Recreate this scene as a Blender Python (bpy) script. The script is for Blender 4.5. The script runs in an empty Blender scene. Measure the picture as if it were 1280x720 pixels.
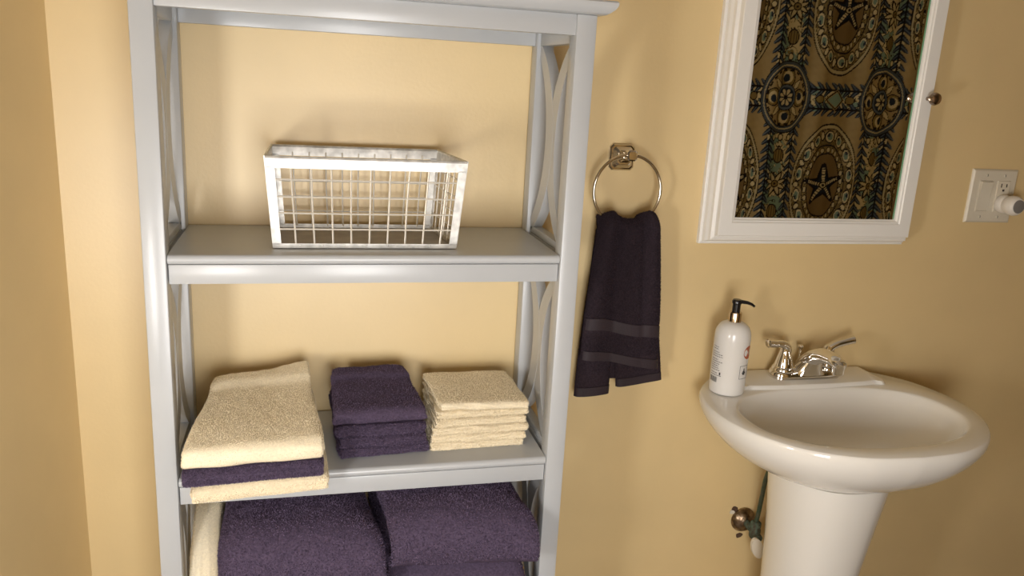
import bpy, bmesh, math, random
import numpy as np
from mathutils import Vector, Matrix

random.seed(7)
RNG = np.random.default_rng(7)
PI = math.pi
SC = bpy.context.scene
COL = SC.collection

# ------------------------------------------------------------------ camera
def make_camera():
    p, y, r = (math.radians(a) for a in (14.3, 14.8, 3.2))
    F = Vector((math.sin(y)*math.cos(p), math.cos(y)*math.cos(p), -math.sin(p)))
    R = Vector((math.cos(y), -math.sin(y), 0))
    U = R.cross(F)
    R2 = math.cos(r)*R + math.sin(r)*U
    U2 = -math.sin(r)*R + math.cos(r)*U
    cd = bpy.data.cameras.new('camera')
    cd.sensor_width = 36
    cd.lens = 1019.0/1280*36
    cd.clip_start = 0.02
    co = bpy.data.objects.new('camera', cd)
    m = Matrix((R2, U2, -F)).transposed().to_4x4()
    m.translation = Vector((0, -1.45, 1.41))
    co.matrix_world = m
    COL.objects.link(co)
    SC.camera = co
make_camera()

# ------------------------------------------------------------------ light
SC.view_settings.view_transform = 'Standard'
SC.view_settings.look = 'None'
SC.view_settings.gamma = 1
SC.view_settings.use_curve_mapping = False
SC.view_settings.exposure = 0.10
w = bpy.data.worlds.new('world'); SC.world = w
w.use_nodes = True
bg = w.node_tree.nodes['Background']
bg.inputs[0].default_value = (0.75, 0.87, 1.0, 1)
bg.inputs[1].default_value = 1.0

WIN = (-0.10, 0.36, 0.64, 1.34)          # x0, x1, z0, z1 of the window added to the rear wall for fill light
REAR = -1.75
ld = bpy.data.lights.new('rear_fill_light', 'AREA')  # frontal fill light added behind the camera
ld.shape = 'RECTANGLE'
ld.size = WIN[1]-WIN[0]-0.06; ld.size_y = WIN[3]-WIN[2]-0.06
ld.energy = 13.5
ld.color = (1.0, 0.985, 0.97)
lo = bpy.data.objects.new('rear_fill_light', ld)
lo.location = ((WIN[0]+WIN[1])/2, REAR+0.006, (WIN[2]+WIN[3])/2)
lo.rotation_euler = (PI/2, 0, 0)            # faces +y, into the room
COL.objects.link(lo)

# ------------------------------------------------------------------ materials
MATS = {}
def mat(name, col, rough=0.5, metal=0.0, var=0.0, vscale=20.0, bump=0.0, bscale=200.0, spec=0.5, coat=0.0, island=0.0, sheen=0.0, col2=None):
    m = bpy.data.materials.new(name); m.use_nodes = True
    nt = m.node_tree; N = nt.nodes; L = nt.links
    b = N['Principled BSDF']
    b.inputs['Base Color'].default_value = (*col, 1)
    b.inputs['Roughness'].default_value = rough
    b.inputs['Metallic'].default_value = metal
    b.inputs['Specular IOR Level'].default_value = spec
    if coat: b.inputs['Coat Weight'].default_value = coat; b.inputs['Coat Roughness'].default_value = 0.08
    if sheen: b.inputs['Sheen Weight'].default_value = sheen; b.inputs['Sheen Roughness'].default_value = 0.4
    tc = N.new('ShaderNodeTexCoord')
    if var or col2:
        nz = N.new('ShaderNodeTexNoise'); nz.inputs['Scale'].default_value = vscale; nz.inputs['Detail'].default_value = 4
        L.new(tc.outputs['Object'], nz.inputs['Vector'])
        mx = N.new('ShaderNodeMix'); mx.data_type = 'RGBA'
        c2 = col2 if col2 else tuple(c*(1-var) for c in col)
        c1 = col if col2 else tuple(min(1, c*(1+var)) for c in col)
        rp = N.new('ShaderNodeMapRange'); rp.inputs[1].default_value = 0.35; rp.inputs[2].default_value = 0.65
        L.new(nz.outputs['Fac'], rp.inputs[0])
        mx.inputs[6].default_value = (*c1, 1); mx.inputs[7].default_value = (*c2, 1)
        L.new(rp.outputs[0], mx.inputs[0])
        L.new(mx.outputs[2], b.inputs['Base Color'])
    if island:
        g = N.new('ShaderNodeNewGeometry')
        mr = N.new('ShaderNodeMapRange'); mr.inputs[3].default_value = 1-island; mr.inputs[4].default_value = 1+island
        L.new(g.outputs['Random Per Island'], mr.inputs[0])
        vm = N.new('ShaderNodeVectorMath'); vm.operation = 'SCALE'; vm.inputs[0].default_value = col
        L.new(mr.outputs[0], vm.inputs['Scale']); L.new(vm.outputs[0], b.inputs['Base Color'])
    if bump:
        nb = N.new('ShaderNodeTexNoise'); nb.inputs['Scale'].default_value = bscale; nb.inputs['Detail'].default_value = 3
        L.new(tc.outputs['Object'], nb.inputs['Vector'])
        bp = N.new('ShaderNodeBump'); bp.inputs['Strength'].default_value = bump; bp.inputs['Distance'].default_value = 0.002
        L.new(nb.outputs['Fac'], bp.inputs['Height']); L.new(bp.outputs[0], b.inputs['Normal'])
    MATS[name] = m
    return m

mat('wall_paint', (0.79, 0.602, 0.310), 0.44, var=0.03, vscale=5, bump=0.10, bscale=160, spec=1.0)
mat('ceiling_paint', (0.62, 0.58, 0.52), 0.8)
mat('floor_tile', (0.20, 0.15, 0.11), 0.4, var=0.12, vscale=6)
mat('grey_paint', (0.485, 0.50, 0.515), 0.28, var=0.015, vscale=14, bump=0.03, bscale=300, spec=0.5)
mat('zinc', (0.62, 0.61, 0.58), 0.40, metal=0.5, var=0.2, vscale=60, bump=0.15, bscale=90)
mat('zinc_wire', (0.82, 0.78, 0.70), 0.35, metal=0.35)
mat('zinc_sheet', (0.34, 0.31, 0.28), 0.5, metal=0.6, var=0.1, vscale=30)
mat('cream_terry', (0.86, 0.76, 0.57), 0.95, var=0.06, vscale=300, bump=0.25, bscale=900, spec=0.1)
mat('cream_pile', (0.90, 0.80, 0.61), 0.95, island=0.10, spec=0.1)
mat('purple_terry', (0.090, 0.066, 0.108), 0.95, var=0.2, vscale=300, bump=0.25, bscale=900, spec=0.1)
mat('purple_pile', (0.132, 0.098, 0.158), 0.95, island=0.6, spec=0.1)
mat('hang_terry', (0.036, 0.025, 0.032), 0.95, var=0.2, vscale=300, bump=0.5, bscale=900, spec=0.1)
mat('hang_pile', (0.050, 0.035, 0.045), 0.95, island=0.4, spec=0.1)
mat('satin_band', (0.038, 0.026, 0.032), 0.6, bump=0.4, bscale=500, spec=0.3)
mat('nickel', (0.62, 0.56, 0.47), 0.14, metal=1.0)
mat('chrome', (0.78, 0.76, 0.73), 0.06, metal=1.0)
mat('white_paint', (0.86, 0.84, 0.80), 0.32, bump=0.02, bscale=300)
mat('mirror', (0.86, 0.88, 0.86), 0.0, metal=1.0)
mat('glass_edge', (0.20, 0.42, 0.25), 0.1)
mat('bronze_knob', (0.34, 0.26, 0.20), 0.25, metal=1.0)
mat('porcelain', (0.90, 0.875, 0.82), 0.12, spec=0.5, coat=0.3)
mat('almond_plastic', (0.72, 0.66, 0.54), 0.35)
mat('device_white', (0.80, 0.76, 0.70), 0.35)
mat('dark_slot', (0.06, 0.05, 0.04), 0.6)
mat('bottle_white', (0.78, 0.76, 0.73), 0.22, coat=0.2)
mat('pump_black', (0.012, 0.011, 0.012), 0.2)
mat('collar_gold', (0.62, 0.50, 0.36), 0.2, metal=1.0)
mat('print_grey', (0.20, 0.19, 0.18), 0.6)
mat('print_dark', (0.04, 0.04, 0.04), 0.6)
mat('print_orange', (0.50, 0.13, 0.05), 0.5)
mat('old_nickel', (0.42, 0.33, 0.24), 0.28, metal=1.0, col2=(0.16, 0.11, 0.07), vscale=90, bump=0.2, bscale=200)
mat('verdigris', (0.10, 0.15, 0.11), 0.75, metal=0.2, col2=(0.07, 0.055, 0.035), vscale=130, bump=0.5, bscale=250)
mat('tube_metal', (0.16, 0.16, 0.13), 0.35, metal=0.8, col2=(0.07, 0.13, 0.09), vscale=60)
mat('plaster_hole', (0.09, 0.05, 0.03), 0.9)
mat('plaster', (0.72, 0.66, 0.56), 0.8)
mat('pane', (0.9, 0.93, 0.95), 0.05)

# curtain material reads the print colour stored on the cloth
cm = bpy.data.materials.new('printed_cotton'); cm.use_nodes = True
_b = cm.node_tree.nodes['Principled BSDF']; _b.inputs['Roughness'].default_value = 0.9
_b.inputs['Specular IOR Level'].default_value = 0.1
_a = cm.node_tree.nodes.new('ShaderNodeVertexColor'); _a.layer_name = 'print'
cm.node_tree.links.new(_a.outputs['Color'], _b.inputs['Base Color'])
MATS['printed_cotton'] = cm

# ------------------------------------------------------------------ helpers
def root_of(o):
    while o.parent: o = o.parent
    return o
def finish(me, m, smooth, angle=35):
    me.materials.append(MATS[m] if isinstance(m, str) else m)
    if smooth:
        me.polygons.foreach_set('use_smooth', [True]*len(me.polygons))
        if angle: me.set_sharp_from_angle(angle=math.radians(angle))
    me.update()
def obj(name, src, m, parent=None, smooth=True, angle=35):
    """src: bmesh or (verts, faces) in WORLD coordinates -> one mesh object, kept relative to its thing's base"""
    me = bpy.data.meshes.new(name)
    off = root_of(parent).location if parent else Vector((0, 0, 0))
    if isinstance(src, bmesh.types.BMesh):
        if len(off) and off.length > 0: bmesh.ops.translate(src, verts=src.verts, vec=-off)
        bmesh.ops.recalc_face_normals(src, faces=src.faces)
        src.to_mesh(me); src.free()
    else:
        v, f = src
        v = np.asarray(v, float) - np.array(off)
        me.from_pydata([tuple(q) for q in v], [], [tuple(int(i) for i in q) for q in f])
    finish(me, m, smooth, angle)
    o = bpy.data.objects.new(name, me); COL.objects.link(o)
    if parent: o.parent = parent
    return o
def thing(name, loc, label, cat, group=None):
    o = bpy.data.objects.new(name, None); COL.objects.link(o)
    o.empty_display_size = 0.05
    o.location = loc; tag(o, label, cat, group)
    return o
def tag(o, label, cat, group=None):
    o['label'] = label; o['category'] = cat
    if group: o['group'] = group
    return o
def struct(o, label=None):
    o['kind'] = 'structure'
    if label: o['label'] = label
    return o
def dup(o, parent, vec=(0, 0, 0)):
    c = o.copy(); COL.objects.link(c); c.parent = parent; c.location = Vector(o.location)+Vector(vec)
    return c

def box(x0, x1, y0, y1, z0, z1, bev=0.0, seg=2, bm=None):
    own = bm is None
    bm2 = bmesh.new()
    r = bmesh.ops.create_cube(bm2, size=1)
    for v in bm2.verts:
        v.co = Vector((x0+(v.co.x+.5)*(x1-x0), y0+(v.co.y+.5)*(y1-y0), z0+(v.co.z+.5)*(z1-z0)))
    if bev: bmesh.ops.bevel(bm2, geom=bm2.edges[:], offset=bev, segments=seg, affect='EDGES', profile=0.5)
    if own: return bm2
    me = bpy.data.meshes.new('tmp'); bm2.to_mesh(me); bm2.free(); bm.from_mesh(me); bpy.data.meshes.remove(me)
    return bm
def loft(bm, rings, cap0=True, cap1=True, closed=True):
    rows = [[bm.verts.new(p) for p in r] for r in rings]
    n = len(rows[0])
    for a, b in zip(rows, rows[1:]):
        for i in range(n if closed else n-1):
            j = (i+1) % n
            bm.faces.new((a[i], a[j], b[j], b[i]))
    if cap0: bm.faces.new(rows[0][::-1])
    if cap1: bm.faces.new(rows[-1])
    return bm
def lathe(prof, center, axis='z', n=24, bm=None, cap=True):
    """prof: list of (radius, height)"""
    bm = bm or bmesh.new()
    c = Vector(center); rings = []
    for r, h in prof:
        ring = []
        for k in range(n):
            a = 2*PI*k/n; p, q = max(r, 1e-5)*math.cos(a), max(r, 1e-5)*math.sin(a)
            d = {'z': (p, q, h), 'y': (p, h, q), 'x': (h, p, q)}[axis]
            ring.append(c+Vector(d))
        rings.append(ring)
    return loft(bm, rings, cap, cap)
def tube(pts, rad, n=10, bm=None, cap=True, flat=1.0, up=None):
    """swept circle along points; rad may be a list"""
    bm = bm or bmesh.new()
    P = [Vector(p) for p in pts]; rings = []
    rr = rad if isinstance(rad, (list, tuple)) else [rad]*len(P)
    prev = None
    for i, p in enumerate(P):
        t = (P[min(i+1, len(P)-1)]-P[max(i-1, 0)]).normalized()
        if prev is None:
            a = Vector(up) if up else (Vector((0, 0, 1)) if abs(t.z) < .9 else Vector((1, 0, 0)))
            u = (a-t*a.dot(t)).normalized()
        else:
            u = (prev-t*prev.dot(t)).normalized()
        prev = u; v = t.cross(u)
        rings.append([p+rr[i]*(math.cos(2*PI*k/n)*v+flat*math.sin(2*PI*k/n)*u) for k in range(n)])
    return loft(bm, rings, cap, cap)
def catmull(pts, per=8, closed=False):
    P = [np.array(p, float) for p in pts]; n = len(P); out = []
    rng = range(n) if closed else range(n-1)
    for i in rng:
        g = (lambda k: P[k % n]) if closed else (lambda k: P[min(max(k, 0), n-1)])
        a, b, c, d = g(i-1), g(i), g(i+1), g(i+2)
        for s in range(per):
            t = s/per
            out.append(.5*((2*b)+(-a+c)*t+(2*a-5*b+4*c-d)*t*t+(-a+3*b-3*c+d)*t**3))
    if not closed: out.append(P[-1])
    return out
def extrude_profile_x(prof, x0, x1, bm=None):
    bm = bm or bmesh.new()
    return loft(bm, [[Vector((x, y, z)) for y, z in prof] for x in (x0, x1)])
def rect_frame(loops, x0, x1, z0, z1, bm=None, close_last=False):
    """mitred moulding: loops = list of (inset, y) from the outside edge inwards"""
    bm = bm or bmesh.new()
    rows = []
    for ins, y in loops:
        rows.append([bm.verts.new((x, y, z)) for x, z in ((x0+ins, z0+ins), (x1-ins, z0+ins), (x1-ins, z1-ins), (x0+ins, z1-ins))])
    for a, b in zip(rows, rows[1:]):
        for i in range(4):
            j = (i+1) % 4
            bm.faces.new((a[i], a[j], b[j], b[i]))
    return bm

def smooth_noise(seed, n=7, scale=1.0):
    r = np.random.default_rng(seed)
    K = r.normal(0, 1, (n, 2))*scale; ph = r.uniform(0, 2*PI, n); am = r.uniform(.5, 1, n); am /= am.sum()
    return lambda u, v: sum(a*np.sin(2*PI*(k[0]*u+k[1]*v)+p) for k, p, a in zip(K, ph, am))

def pile(parent, meshes, m, n, length=0.003, width=0.0008, keep=None, seed=1):
    """terry loops: short blades rooted on the cloth, joined into one part"""
    r = np.random.default_rng(seed)
    A, B, Cc = [], [], []
    for o in meshes:
        me = o.data; nv = len(me.vertices)
        co = np.empty(nv*3); me.vertices.foreach_get('co', co); co = co.reshape(-1, 3)
        me.calc_loop_triangles(); nt = len(me.loop_triangles)
        t = np.empty(nt*3, int); me.loop_triangles.foreach_get('vertices', t); t = t.reshape(-1, 3)
        A.append(co[t[:, 0]]); B.append(co[t[:, 1]]); Cc.append(co[t[:, 2]])
    A, B, Cc = map(np.concatenate, (A, B, Cc))
    N = np.cross(B-A, Cc-A); ar = np.linalg.norm(N, axis=1)+1e-12; N = N/ar[:, None]
    wgt = ar.copy()
    if keep is not None:
        cen = (A+B+Cc)/3+np.array(root_of(parent).location)
        wgt = wgt*keep(cen, N)
    p = wgt/wgt.sum()
    idx = r.choice(len(p), n, p=p)
    a, b = r.random(n), r.random(n); fl = a+b > 1; a[fl], b[fl] = 1-a[fl], 1-b[fl]
    P = A[idx]+(B[idx]-A[idx])*a[:, None]+(Cc[idx]-A[idx])*b[:, None]; Nn = N[idx]
    D = Nn+r.normal(0, .40, (n, 3)); D /= np.linalg.norm(D, axis=1)[:, None]
    S = np.cross(D, r.normal(0, 1, (n, 3))); S /= np.linalg.norm(S, axis=1)[:, None]+1e-9
    Ln = length*r.uniform(.5, 1.2, n)[:, None]; W = width*r.uniform(.7, 1.3, n)[:, None]
    V = np.empty((n*3, 3)); V[0::3] = P-S*W-Nn*.0006; V[1::3] = P+S*W-Nn*.0006; V[2::3] = P+D*Ln
    me = bpy.data.meshes.new('terry_pile')
    me.vertices.add(n*3); me.vertices.foreach_set('co', V.ravel())
    me.loops.add(n*3); me.loops.foreach_set('vertex_index', np.arange(n*3))
    me.polygons.add(n); me.polygons.foreach_set('loop_start', np.arange(0, n*3, 3))
    me.update(calc_edges=True)
    me.materials.append(MATS[m])
    o = bpy.data.objects.new('terry_pile', me); COL.objects.link(o); o.parent = parent
    o['kind'] = 'stuff'
    return o

# ------------------------------------------------------------------ the room
XL, XR, H = -0.38, 2.60, 2.40
struct(obj('floor', box(XL-.5, XR+.1, -2.45, .1, -.05, 0), 'floor_tile', smooth=False))
struct(obj('ceiling', box(XL-.5, XR+.1, -2.45, .1, H, H+.05), 'ceiling_paint', smooth=False))
wall_back = struct(obj('wall_back', box(XL-.1, XR+.1, 0, .1, 0, H), 'wall_paint', smooth=False))
WS = .14                                                            # left wall splayed so the added light panel reaches the corner
bm = bmesh.new(); yl = REAR-.1
loft(bm, [[Vector(p) for p in ((XL-.12, 0, z), (XL, 0, z), (XL+WS*yl, yl, z), (XL+WS*yl-.12, yl, z))] for z in (0, H)])
struct(obj('wall_left', bm, 'wall_paint', smooth=False))
struct(obj('wall_right', box(XR, XR+.1, -2.45, 0, 0, H), 'wall_paint', smooth=False))
bm = bmesh.new()                                                     # rear wall with the added window opening
box(XL-.3, WIN[0], REAR-.1, REAR, 0, H, bm=bm); box(WIN[1], 1.14, REAR-.1, REAR, 0, H, bm=bm)
box(WIN[0], WIN[1], REAR-.1, REAR, 0, WIN[2], bm=bm); box(WIN[0], WIN[1], REAR-.1, REAR, WIN[3], H, bm=bm)
struct(obj('wall_rear', bm, 'wall_paint', smooth=False))
struct(obj('wall_alcove_side', box(1.14, 1.22, -2.35, -1.42, 0, H), 'wall_paint', smooth=False))
struct(obj('wall_alcove_rear', box(1.14, XR, -2.45, -2.35, 0, H), 'wall_paint', smooth=False))
win = struct(obj('added_window', rect_frame([(-.05, REAR), (-.05, REAR+.018), (0, REAR+.018), (0.0, REAR-.06), (.03, REAR-.06), (.03, REAR-.08)], *WIN), 'white_paint', smooth=False))  # unseen window added around the fill light
obj('pane', box(WIN[0]+.02, WIN[1]-.02, REAR-.076, REAR-.07, WIN[2]+.02, WIN[3]-.02), 'pane', win, smooth=False)
obj('sill', box(WIN[0]-.06, WIN[1]+.06, REAR, REAR+.035, WIN[2]-.07, WIN[2]-.05, .004), 'white_paint', win)

# ------------------------------------------------------------------ unseen light panel added to light the corner from the left
LX, LY, LZ = -.425, -1.10, 1.04
LAMP = 42.0
lm = bpy.data.materials.new('added_light_glow'); lm.use_nodes = True
_e = lm.node_tree.nodes['Principled BSDF']
_e.inputs['Base Color'].default_value = (.9, .9, .88, 1)
_e.inputs['Emission Color'].default_value = (1.0, .98, .96, 1); _e.inputs['Emission Strength'].default_value = LAMP
MATS['added_light_glow'] = lm
wx = XL+WS*LY
lamp = thing('added_light_panel', (wx, LY, LZ), 'unseen glowing panel added to light the corner, in a nickel housing', 'lamp')
nx_, ny_ = .77, .638                                                # the panel looks into the corner
def lp(a, b, z): return Vector((LX+ny_*a+nx_*b, LY-nx_*a+ny_*b, LZ+z))   # a across, b forward
def lamp_slab(w_, h_, b0, b1): return loft(bmesh.new(), [[lp(a, b, z) for a, z in ((-w_, -h_), (w_, -h_), (w_, h_), (-w_, h_))] for b in (b0, b1)])
obj('housing', lamp_slab(.066, .142, -.022, -.002), 'nickel', lamp, smooth=False)
obj('glow_panel', lamp_slab(.060, .134, -.002, .006), 'added_light_glow', lamp, smooth=False)
obj('bracket', tube([(wx+.004, LY-.01, LZ), lp(0, -.018, 0)], .009, 12), 'nickel', lamp)
obj('back_plate', lathe([(.030, .000), (.030, .010), (.024, .014)], (wx, LY-.01, LZ), 'x', 24), 'nickel', lamp)

# ------------------------------------------------------------------ shelving unit
UX0, UX1, UYF, UYB = -0.218, 0.425, -0.25, -0.004       # outer faces of the posts
PW, PD = 0.031, 0.034
IX0, IX1 = UX0+PW, UX1-PW
SHELVES = (1.145, 0.797, 0.449, 0.101)
unit = thing('shelving_unit', ((UX0+UX1)/2, (UYF+UYB)/2, 0), 'grey painted wooden shelving unit with curved lattice sides against the wall', 'shelf')
p0 = obj('post', box(UX0, UX0+PW, UYF, UYF+PD, 0, 1.509, .002), 'grey_paint', unit)
for vx, vy in ((UX1-PW-UX0, 0), (0, UYB-PD-UYF), (UX1-PW-UX0, UYB-PD-UYF)):
    dup(p0, unit, (vx, vy, 0))
# top cap with an ogee edge, aprons beneath
rings = []
for ov, z in ((.006, 1.509), (.010, 1.5095), (.014, 1.512), (.020, 1.517), (.023, 1.522), (.0235, 1.5265), (.021, 1.529), (.012, 1.5295)):
    rings.append([Vector(p) for p in ((UX0-ov, UYF-ov, z), (UX1+ov, UYF-ov, z), (UX1+ov, UYB+min(ov, .003), z), (UX0-ov, UYB+min(ov, .003), z))])
top = obj('top_panel', loft(bmesh.new(), rings), 'grey_paint', unit, angle=25)
obj('apron', box(IX0, IX1, UYF+.004, UYF+.022, 1.479, 1.509, .001), 'grey_paint', top)
obj('apron', box(IX0, IX1, UYB-.022, UYB-.004, 1.469, 1.509, .001), 'grey_paint', top)
for xs in (UX0+.007, UX1-.007-.018):
    obj('side_apron', box(xs, xs+.018, UYF+PD, UYB-PD, 1.469, 1.509, .001), 'grey_paint', top)
for i, zs in enumerate(SHELVES):
    nose = [(UYB-.002, zs-.015), (UYB-.002, zs)]
    for k in range(9):
        a = PI/2+PI*k/8*.98
        nose.append((UYF+.0085+.007*math.cos(a), zs-.007+.007*math.sin(a)))
    bm = bmesh.new()
    extrude_profile_x(nose, IX0+.001, IX1-.001, bm)
    sh = obj('shelf', bm, 'grey_paint', unit)
    obj('apron', box(IX0+.0015, IX1-.0015, UYF+.006, UYF+.024, zs-.043, zs-.0145, .001), 'grey_paint', sh)
    obj('apron', box(IX0+.0015, IX1-.0015, UYB-.022, UYB-.004, zs-.043, zs-.0145, .001), 'grey_paint', sh)
    for xs in (UX0+.007, UX1-.007-.018):
        obj('side_apron', box(xs, xs+.018, UYF+PD, UYB-PD, zs-.043, zs-.001, .001), 'grey_paint', sh)
# curved )( lattice panels
def arc_band(yend, ymid, z0, z1, x0, x1, wid):
    zm, Hh = (z0+z1)/2, (z1-z0)/2
    s = abs(ymid-yend); R = (Hh*Hh+s*s)/(2*s); sg = 1 if ymid > yend else -1
    a0 = math.asin(min(1, Hh/R)); rings = []
    for k in range(25):
        a = -a0+2*a0*k/24
        ring = []
        for rr, xx in ((R-wid/2, x0), (R+wid/2, x0), (R+wid/2, x1), (R-wid/2, x1)):
            y = ymid-sg*R+sg*rr*math.cos(a)
            ring.append(Vector((xx, min(max(y, UYF+PD), UYB-PD), zm+rr*math.sin(a)*0+R*math.sin(a)+(rr-R)*math.sin(a)*.35)))
        rings.append(ring)
    return loft(bmesh.new(), rings)
yc = (UYF+PD+UYB-PD)/2
tops = (1.469,)+tuple(z-.043 for z in SHELVES[:-1])
for side in (0, 1):
    xa = UX0+.0075 if side == 0 else UX1-.0075-.017
    for zt, zs in zip(tops, SHELVES):
        lat = obj('side_lattice', box(xa, xa+.017, UYF+PD, UYB-PD, zs, zs+.012, .001), 'grey_paint', unit)
        z0, z1 = zs+.010, zt-.004
        obj('arc', arc_band(UYB-PD+.004, yc+.006, z0, z1, xa, xa+.017, .040), 'grey_paint', lat)
        obj('arc', arc_band(UYF+PD-.004, yc-.006, z0, z1, xa+.0003, xa+.0167, .040), 'grey_paint', lat)

# ------------------------------------------------------------------ wire basket
bz, bh = 1.1455, 0.137
B0 = dict(x0=-.043, x1=.234, y0=-.200, y1=-.034); B1 = dict(x0=-.053, x1=.245, y0=-.213, y1=-.022)
basket = thing('wire_basket', (.096, -.117, bz), 'galvanised wire basket with flat metal rim standing on the shelf', 'basket')
def bpt(u, v, h):       # u,v in 0..1 across the mouth, h in 0..1 up the tapered wall
    l = lambda k: B0[k]+(B1[k]-B0[k])*h
    return Vector((l('x0')+.003*v+(l('x1')-l('x0')-.019*v)*u, l('y0')+(l('y1')-l('y0'))*v, bz+.0008+bh*h))
def strip_on(side, ua, ub, ha, hb, t=.0022):
    """flat metal strip on one wall of the basket"""
    out = {'f': Vector((0, -1, .1)), 'b': Vector((0, 1, .1)), 'l': Vector((-1, 0, .1)), 'r': Vector((1, 0, .1))}[side].normalized()
    def q(u, h): return {'f': bpt(u, 0, h), 'b': bpt(u, 1, h), 'l': bpt(0, u, h), 'r': bpt(1, u, h)}[side]
    a = [q(ua, ha), q(ub, ha), q(ub, hb), q(ua, hb)]
    return loft(bmesh.new(), [[p-out*t*.3 for p in a], [p+out*t*.7 for p in a]])
for s in 'fblr':
    obj('rim', strip_on(s, -.004, 1.004, .885, 1.0), 'zinc', basket, smooth=False)
    obj('bottom_band', strip_on(s, 0, 1, .0, .052), 'zinc', basket, smooth=False)
    wdt = .041 if s in 'fb' else .062
    obj('corner_strip', strip_on(s, 0, wdt, .04, .90), 'zinc', basket, smooth=False)
    obj('corner_strip', strip_on(s, 1-wdt, 1, .04, .90), 'zinc', basket, smooth=False)
    rp = [{'f': bpt(k/10, 0, 1), 'b': bpt(k/10, 1, 1), 'l': bpt(0, k/10, 1), 'r': bpt(1, k/10, 1)}[s] for k in range(11)]
    obj('rim_roll', tube(rp, .0022, 8), 'zinc', basket)
q0 = [bpt(u, v, 0) for u, v in ((.005, .005), (.995, .005), (.995, .995), (.005, .995))]
obj('bottom_sheet', loft(bmesh.new(), [[p+Vector((0, 0, -.0006)) for p in q0], [p+Vector((0, 0, .0009)) for p in q0]]), 'zinc_sheet', basket, smooth=False)
def wire(a, b, r=.0015):
    mid = (a+b)/2+Vector((RNG.normal(0, .0006), RNG.normal(0, .0006), RNG.normal(0, .0006)))
    obj('wire', tube([a, mid, b], r, 6), 'zinc_wire', basket)
for s, n in (('f', 9), ('b', 9), ('l', 5), ('r', 5)):
    for k in range(n):
        u = .118+(k*(.865/(n-.22)) if s in 'fb' else k*.155+.06) - (.0 if s in 'fb' else .02)
        u = min(u, .955)
        g = {'f': lambda h: bpt(u, .006, h), 'b': lambda h: bpt(u, .994, h), 'l': lambda h: bpt(.004, u, h), 'r': lambda h: bpt(.996, u, h)}[s]
        wire(g(.03), g(.93))
    for h in (.215, .395, .575, .765):
        g = {'f': lambda u: bpt(u, -.002, h), 'b': lambda u: bpt(u, 1.002, h), 'l': lambda u: bpt(-.001, u, h), 'r': lambda u: bpt(1.001, u, h)}[s]
        wire(g(.02), g(.98), .0013)
bm = bmesh.new()
for k in range(7):
    p = bpt(.14+k*.118, 0, .03); lathe([(.0022, -.0022), (.0018, -.003), (.0005, -.0034)], p, 'y', 8, bm)
obj('rivets', bm, 'zinc', basket)['kind'] = 'stuff'

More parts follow.
